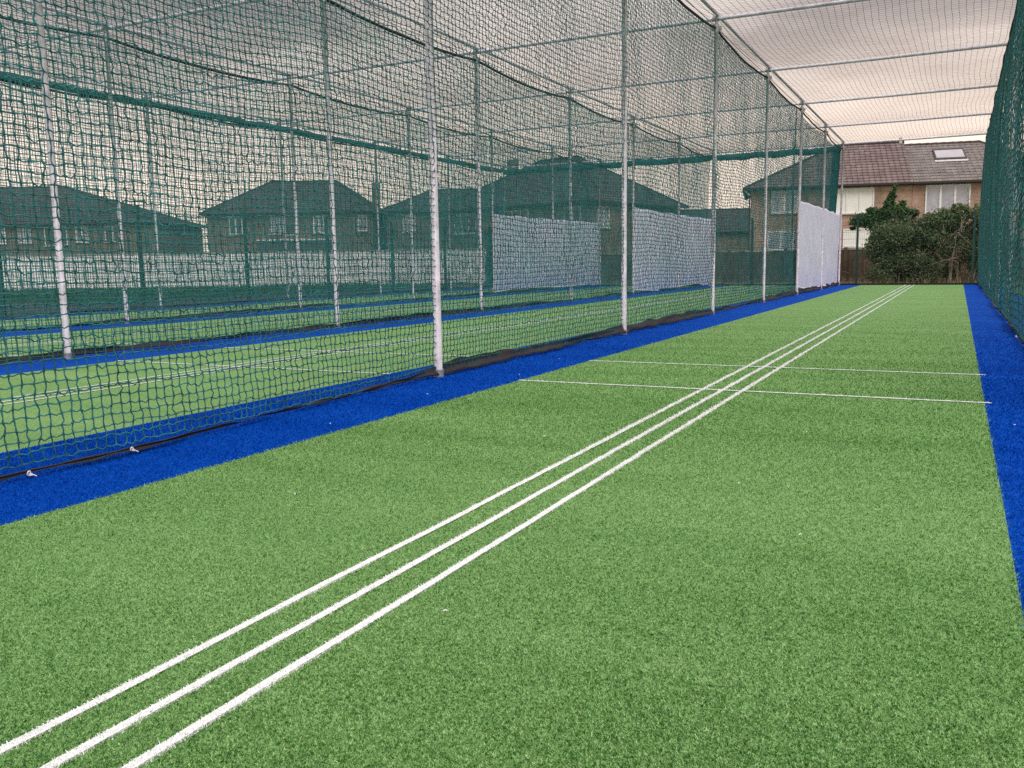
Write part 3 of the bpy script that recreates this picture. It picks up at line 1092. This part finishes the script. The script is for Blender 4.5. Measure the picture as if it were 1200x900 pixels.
# big hip-roofed house seen corner-on behind the screens
eC, rC = house('corner_house', (-32.9, 54.6), -15.0, 13.0, 10.8, 4.55, 8.0, 4.9, 8.1,
               'dark brick house with large hipped roof behind the two farther white sheets', 'brick_c', 'tile_dark', grp='houses beyond the left boundary')
window(eC, 11.2, 12.5, 2.9, 4.25, lights=2, glass='darkglass')
window(eC, 6.2, 8.3, 2.9, 4.25, lights=3, glass='darkglass')
window(eC, 1.5, 3.6, 2.9, 4.25, lights=3, glass='darkglass')
window(eC, 1.0, 2.2, 2.95, 4.25, y=0, lights=2, glass='glass', side=13.0)
window(eC, 5.0, 6.6, 2.95, 4.25, y=0, lights=2, glass='darkglass', side=13.0)
b = MB(); b.box((2.2, 5.4, 7.6), (0.7, 0.5, 1.4)); b.build('chimney', M['brick_c'], rC)

eB, rB = house('detached_house', (-50.2, 49.9), 26.4, 12.3, 9.6, 4.85, 7.55, 3.6, 8.8,
               'brown house with broad hipped roof between two posts, second roof from the left', 'brick_c', 'tile_dark', grp='houses beyond the left boundary')
window(eB, 4.6, 5.7, 3.3, 4.6, lights=1, glass='glass')
window(eB, 5.75, 6.6, 3.2, 4.7, lights=1, glass='darkglass')
window(eB, 7.9, 8.8, 3.3, 4.6, lights=2, glass='glass')
window(eB, 1.6, 2.6, 3.3, 4.6, lights=2, glass='darkglass')
window(eB, 11.2, 11.9, 3.4, 4.6, lights=1, glass='glass')
b = MB(); b.box((11.6, 6.8, 6.5), (0.6, 0.6, 2.1)); b.build('chimney', M['brick_c'], rB)
b = MB()
b.box((6.6, -0.6, 2.82), (5.4, 1.3, 0.12))
b.build('porch_roof', M['pvc'], eB)
b = MB()
b.box((6.6, -0.55, 1.35), (5.2, 1.1, 2.8))
b.build('porch', M['darkglass'], eB)

eA, rA = house('detached_house', (-73.5, 38.0), 26.4, 22.5, 9.6, 4.3, 7.4, 6.0, 13.5,
               'brown house with low hipped roof at the left edge, behind the white wall', 'brick_c', 'tile_dark', grp='houses beyond the left boundary')
for s in (10.2, 12.1, 16.4):
    window(eA, s, s + 1.0, 2.9, 4.1, lights=2, glass='glass')
window(eA, 14.1, 15.8, 2.7, 4.1, lights=2, glass='darkglass')
window(eA, 18.6, 19.8, 2.9, 4.1, lights=2, glass='darkglass')
eB2, rB2 = house('detached_house', (-38.6, 56.4), 22.0, 9.5, 8.6, 4.9, 6.7, 2.8, 7.0,
                 'low brown house in the gap between the broad roof and large corner house', 'brick_c', 'tile_dark', grp='houses beyond the left boundary')
window(eB2, 1.2, 2.2, 3.3, 4.6, lights=2, glass='glass')
window(eB2, 5.2, 6.6, 3.3, 4.6, lights=2, glass='darkglass')
eE, rE = house('detached_house', (-25.5, 79.0), 20.0, 16.0, 8.0, 3.4, 5.6, 3.0, 13.0,
               'distant low dark house between the corner house and the brick pair', 'brick_c', 'tile_dark', grp='houses beyond the left boundary')
window(eE, 4.0, 5.5, 1.8, 3.0, lights=2, glass='darkglass')


# ------------------------------------------------------------------ PLANTING
def leaves(lobes, n, size, seed, shell=0.45, flat_=0.5, loose=0.08):
    """many leaf-sized folded faces through the volume of uneven lobes"""
    g = np.random.default_rng(seed)
    vol = np.array([l[1][0] * l[1][1] * l[1][2] for l in lobes]) ** 0.75
    pick = g.choice(len(lobes), n, p=vol / vol.sum())
    c = np.array([l[0] for l in lobes])[pick]
    rad = np.array([l[1] for l in lobes])[pick]
    d = g.normal(size=(n, 3)); d /= np.linalg.norm(d, axis=1, keepdims=True)
    rr = (shell + (1 - shell) * g.random(n) ** 0.6) * (1 + 0.18 * g.normal(size=n) * (g.random(n) < 0.3))
    rr *= np.where(g.random(n) < loose, 1 + 0.42 * g.random(n), 1.0)
    rr *= 0.86 + 0.22 * vnoise(d[:, 0] * 3 + pick * 5, d[:, 1] * 3 + d[:, 2] * 4, seed)
    p = c + d * rad * rr[:, None]
    s = size * (0.55 + 0.9 * g.random(n))
    a = g.normal(size=(n, 3)) + d * 0.3; a /= np.linalg.norm(a, axis=1, keepdims=True)
    q = np.cross(a, g.normal(size=(n, 3))); q /= np.linalg.norm(q, axis=1, keepdims=True)
    a, q = a * s[:, None], q * s[:, None] * flat_
    v = np.stack([p - a, p + q, p + a, p - q], 1)
    k = v[:, :, 2] > 0.01
    v = v[k.all(1)]
    return v.reshape(-1, 3), np.arange(len(v) * 4).reshape(-1, 4)


def twigs(b, starts, n, ln, r, seed, up=0.6, bend=0.5):
    g = random.Random(seed)
    for _ in range(n):
        x, y, z = g.choice(starts)
        p = Vector((x + g.gauss(0, .35), y + g.gauss(0, .25), z + g.gauss(0, .25)))
        d = Vector((g.gauss(0, 1), g.gauss(0, 1) - 0.3, up + g.gauss(0, .6))).normalized()
        path = [p]
        L_ = ln * g.uniform(0.5, 1.4)
        for k in range(4):
            d = (d + Vector((g.gauss(0, bend), g.gauss(0, bend), g.gauss(0, bend) - 0.12))).normalized()
            path.append(path[-1] + d * L_ / 4)
        if min(q.z for q in path) > 0:
            b.tube(path, [r, r * .9, r * .7, r * .5, r * .3], 4)


# overgrown hedge behind the mesh fence
e = empty('hedge', (-0.9, 29.8, 0), label='overgrown olive hedge with bare twigs behind the far mesh fence', cat='hedge')
lob = []
gh = random.Random(8)
for i in range(60):
    x = gh.uniform(-1.55, 2.05)
    prof = 1.80 + 0.36 * min(1, max(0, (x + 0.35) / 0.9)) + 0.10 * math.sin(x * 5)
    z = gh.uniform(0.2, prof - 0.30)
    lob.append(((x, gh.uniform(-0.45, 0.5), z), (gh.uniform(.35, .6), gh.uniform(.35, .55), gh.uniform(.3, .46))))
for i in range(26):
    x = gh.uniform(-1.2, 2.0)
    prof = 1.80 + 0.36 * min(1, max(0, (x + 0.35) / 0.9))
    lob.append(((x, gh.uniform(-.3, .4), prof + gh.uniform(-.02, .14)), (gh.uniform(.04, .12), .12, gh.uniform(.05, .14))))
for x in (-1.1, -0.6, 0.0, 0.5, 0.95, 1.35, 1.8):
    prof = 1.76 + 0.38 * min(1, max(0, (x + 0.35) / 0.9))
    lob.append(((x, 0, prof - 0.12), (.34, .4, .26)))
v, f = leaves(lob, 95000, 0.036, 3, 0.35, 0.5, 0.10)
np_mesh('foliage', v, f, M['hedge'], e)
b = MB()
twigs(b, [l[0] for l in lob], 260, 0.55, 0.006, 5)
twigs(b, [(1.0, -.35, 1.2), (1.3, -.4, 1.5), (.8, -.4, .9)], 34, 0.8, 0.009, 6, up=0.9)
b.build('twigs', M['twig'], e)['kind'] = 'stuff'
for i in range(14):
    x = gh.uniform(-1.3, 1.9)
    b = MB()
    b.tube([(x, gh.uniform(-.4, .3), -0.02), (x + gh.gauss(0, .1), gh.uniform(-.4, .3), 0.7), (x + gh.gauss(0, .25), gh.uniform(-.3, .3), 1.4)], [0.03, 0.02, 0.01], 5)
    b.build('stem', M['twig'], e)

# little dark tree leaning over its left end
e = empty('garden_tree', (-2.05, 30.4, 0), label='small dark green tree leaning over the left end of the hedge', cat='tree')
b = MB()
b.tube([(0, 0, -0.05), (-.03, 0, .8), (.05, -.02, 1.6), (.10, 0, 2.3), (.1, 0, 2.7)], [.06, .05, .04, .028, .012], 8)
for (x, y, z) in ((-.7, -.1, 2.1), (.75, 0, 2.0), (.3, -.4, 2.3), (-.3, .3, 2.3), (.5, .3, 2.0)):
    b.tube([(0.03, 0, 1.3), (x * .5, y * .5, 1.3 + (z - 1.3) * .6), (x, y, z)], [.03, .02, .008], 6)
b.build('trunk', M['bark'], e, True)
lob = [((-.66, -.1, 1.95), (.42, .4, .26)), ((-.25, 0, 2.08), (.42, .4, .26)), ((.2, -.1, 2.12), (.42, .45, .28)), ((.50, 0, 1.98), (.36, .4, .34)),
       ((.1, -.2, 1.78), (.62, .4, .22)), ((.5, -.1, 1.70), (.4, .4, .22)), ((-.35, -.15, 1.80), (.36, .35, .18)), ((.05, 0, 2.42), (.20, .24, .26)), ((.12, 0, 2.68), (.15, .17, .2)), ((.2, 0, 2.95), (.08, .1, .14)),
       ((.34, 0, 2.26), (.22, .25, .14)), ((-.92, -.1, 1.9), (.16, .2, .12)), ((.78, -.1, 2.12), (.16, .2, .12)), ((-.5, -.1, 2.26), (.15, .2, .10)), ((-1.0, 0, 1.72), (.10, .2, .07)), ((.42, 0, 2.42), (.13, .2, .12))]
v, f = leaves(lob, 24000, 0.034, 9, 0.25, 0.5, 0.22)
np_mesh('crown', v, f, M['crown'], e)


# dry grass and verge
def tufts(name, n, area, h, w, m, seed, lean=0.8):
    g = np.random.default_rng(seed)
    x = area[0] + (area[1] - area[0]) * g.random(n); y = area[2] + (area[3] - area[2]) * g.random(n)
    cl = vnoise(x * 2.5, y * 2.5, seed)
    k = cl > -0.35
    x, y, cl = x[k], y[k], cl[k]
    n = len(x)
    hh = h * (0.35 + 0.8 * g.random(n)) * (0.7 + 0.5 * cl)
    th = g.random(n) * 6.28
    lx, ly = lean * hh * g.normal(size=n), lean * hh * g.normal(size=n)
    dx, dy = np.cos(th) * w, np.sin(th) * w
    z0 = np.full(n, -0.015)
    v = np.stack([np.stack([x - dx, y - dy, z0], 1), np.stack([x + dx, y + dy, z0], 1),
                  np.stack([x + lx * .45 + dx * .7, y + ly * .45 + dy * .7, hh * .7], 1), np.stack([x + lx * .45 - dx * .7, y + ly * .45 - dy * .7, hh * .7], 1),
                  np.stack([x + lx + dx * .1, y + ly + dy * .1, hh], 1), np.stack([x + lx - dx * .1, y + ly - dy * .1, hh], 1)], 1)
    base = (np.arange(n) * 6)[:, None]
    f = np.concatenate([base + np.array([[0, 1, 2, 3]]), base + np.array([[3, 2, 4, 5]])])
    o = np_mesh(name, v.reshape(-1, 3), f, m)
    o['kind'] = 'stuff'
    return o


tag(tufts('dry_grass', 5200, (-16, 2.5, 28.55, 31.2), 0.26, 0.006, M['straw'], 3), 'dead straw-coloured grass along the foot of the hedge and fence', 'grass')
tag(tufts('verge_grass', 60000, (-62, -17, 14, 33), 0.13, 0.012, M['verge'], 4, 0.4), 'green verge grass in front of the white wall', 'grass')

gl = random.Random(12)
b = MB()
for (x, y) in ((-2.7, 4.3), (-2.6, 5.3), (-2.75, 6.3), (-2.62, 3.3), (-2.0, 5.0), (-1.55, 3.4), (-0.55, 3.9), (-0.2, 5.2), (-0.95, 1.55), (-0.35, 2.4), (-1.2, 4.5), (-0.62, 2.9), (0.25, 4.4), (-1.9, 2.2)):
    q = gl.uniform(0, 6.28); l_ = gl.uniform(0.002, 0.0045)
    b.tube([(x, y, .008), (x + l_ * math.cos(q), y + l_ * math.sin(q), .011), (x + 2 * l_ * math.cos(q + .3), y + 2 * l_ * math.sin(q + .3), .008)], 0.0018, 5)
tag(b.build('litter', M['tie']), 'stray pale fibres and flecks lying on the turf', 'litter')['kind'] = 'stuff'

# ------------------------------------------------------------------ CAMERA
cam = bpy.data.cameras.new('camera')
co = bpy.data.objects.new('camera', cam)
COL.objects.link(co)
yaw, pit, rol = 0.4649, 0.1336, -0.016
cy, sy, cp, sp = math.cos(yaw), math.sin(yaw), math.cos(pit), math.sin(pit)
fw = Vector((-sy * cp, cy * cp, -sp))
rt = Vector((cy, sy, 0))
upv = rt.cross(fw)
r2 = rt * math.cos(rol) + upv * math.sin(rol)
u2 = -rt * math.sin(rol) + upv * math.cos(rol)
mw = Matrix.Identity(4)
for i in range(3):
    mw[i][0], mw[i][1], mw[i][2] = r2[i], u2[i], -fw[i]
mw.translation = (0, 0, 0.738)
co.matrix_world = mw
cam.sensor_width = 36
cam.lens = 1038.5 / 1200 * 36
cam.clip_start = 0.05
cam.clip_end = 2000
S.camera = co

# ------------------------------------------------------------------ LIGHT: bright overcast
SUN_EL, SUN_AZ = 42.0, 135.0          # sun lamp direction, degrees
sun = bpy.data.lights.new('sun', 'SUN')
sun.energy = 1.5
sun.angle = R(25)
sun.color = (1.0, 0.95, 0.90)
so = bpy.data.objects.new('sun', sun)
COL.objects.link(so)
so.rotation_euler = (R(90 - SUN_EL), 0, R(180 - SUN_AZ))

w = bpy.data.worlds.new('World')
S.world = w
w.use_nodes = True
N, L = w.node_tree.nodes, w.node_tree.links
bg = N['Background']
bg.inputs['Strength'].default_value = 0.1
sky = N.new('ShaderNodeTexSky')
sky.sky_type = 'NISHITA'
sky.sun_disc = False
sky.sun_elevation = R(SUN_EL)
sky.sun_rotation = R(SUN_AZ)
tc = N.new('ShaderNodeTexCoord')
sep = N.new('ShaderNodeSeparateXYZ')
L.new(tc.outputs['Generated'], sep.inputs[0])
# cloud deck: direction projected on a flat layer
mx_ = N.new('ShaderNodeMath'); mx_.operation = 'MAXIMUM'; mx_.inputs[1].default_value = 0.03
L.new(sep.outputs[2], mx_.inputs[0])
ad = N.new('ShaderNodeMath'); ad.operation = 'ADD'; ad.inputs[1].default_value = 0.12
L.new(mx_.outputs[0], ad.inputs[0])
dv = N.new('ShaderNodeVectorMath'); dv.operation = 'DIVIDE'
L.new(tc.outputs['Generated'], dv.inputs[0])
cb = N.new('ShaderNodeCombineXYZ')
for i in range(3):
    L.new(ad.outputs[0], cb.inputs[i])
L.new(cb.outputs[0], dv.inputs[1])
nz = N.new('ShaderNodeTexNoise')
nz.inputs['Scale'].default_value = 1.1
nz.inputs['Detail'].default_value = 6
nz.inputs['Roughness'].default_value = 0.55
nz.inputs['Distortion'].default_value = 0.4
L.new(dv.outputs[0], nz.inputs['Vector'])
rp = N.new('ShaderNodeValToRGB')
rp.color_ramp.elements[0].position = 0.38
rp.color_ramp.elements[1].position = 0.60
rp.color_ramp.elements[0].color = (0.42, 0.355, 0.33, 1)
rp.color_ramp.elements[1].color = (0.90, 0.775, 0.70, 1)
L.new(nz.outputs['Fac'], rp.inputs['Fac'])
# brighter gap under the deck, towards the horizon
lo = N.new('ShaderNodeMapRange')
lo.interpolation_type = 'SMOOTHSTEP'
lo.inputs['From Min'].default_value = 0.06
lo.inputs['From Max'].default_value = 0.27
lo.inputs['To Min'].default_value = 1.0
lo.inputs['To Max'].default_value = 0.0
L.new(sep.outputs[2], lo.inputs['Value'])
ml = N.new('ShaderNodeMix'); ml.data_type = 'RGBA'
L.new(lo.outputs[0], ml.inputs[0])
L.new(rp.outputs['Color'], ml.inputs[6])
ml.inputs[7].default_value = (1.50, 1.20, 1.00, 1)
# the deck is thinner and whiter overhead
ov = N.new('ShaderNodeMapRange')
ov.inputs['From Min'].default_value = 0.45
ov.inputs['From Max'].default_value = 1.0
L.new(sep.outputs[2], ov.inputs['Value'])
mo = N.new('ShaderNodeMix'); mo.data_type = 'RGBA'
L.new(ov.outputs[0], mo.inputs[0])
bx = N.new('ShaderNodeMapRange'); bx.interpolation_type = 'SMOOTHSTEP'
for k_, v_ in (('From Min', -0.40), ('From Max', -0.85), ('To Min', 0.0), ('To Max', 1.0)):
    bx.inputs[k_].default_value = v_
L.new(sep.outputs[0], bx.inputs['Value'])
bz = N.new('ShaderNodeMapRange'); bz.interpolation_type = 'SMOOTHSTEP'
for k_, v_ in (('From Min', 0.13), ('From Max', 0.34), ('To Min', 0.0), ('To Max', 0.62)):
    bz.inputs[k_].default_value = v_
L.new(sep.outputs[2], bz.inputs['Value'])
bm_ = N.new('ShaderNodeMath'); bm_.operation = 'MULTIPLY'
L.new(bx.outputs[0], bm_.inputs[0]); L.new(bz.outputs[0], bm_.inputs[1])
mk = N.new('ShaderNodeMix'); mk.data_type = 'RGBA'
L.new(bm_.outputs[0], mk.inputs[0])
L.new(ml.outputs[2], mk.inputs[6])
mk.inputs[7].default_value = (0.22, 0.20, 0.19, 1)
L.new(mk.outputs[2], mo.inputs[6])
mo.inputs[7].default_value = (2.0, 2.02, 2.10, 1)
sc = N.new('ShaderNodeVectorMath'); sc.operation = 'SCALE'; sc.inputs['Scale'].default_value = 10.0
L.new(mo.outputs[2], sc.inputs[0])
mm = N.new('ShaderNodeMix'); mm.data_type = 'RGBA'; mm.inputs[0].default_value = 0.92
L.new(sky.outputs[0], mm.inputs[6])
L.new(sc.outputs[0], mm.inputs[7])
L.new(mm.outputs[2], bg.inputs['Color'])

S.view_settings.view_transform = 'Standard'
S.view_settings.look = 'None'
S.view_settings.gamma = 1.0
S.view_settings.exposure = 0.0
S.render.engine = 'CYCLES'
S.cycles.use_denoising = False
S.cycles.max_bounces = 6
S.cycles.transparent_max_bounces = 4
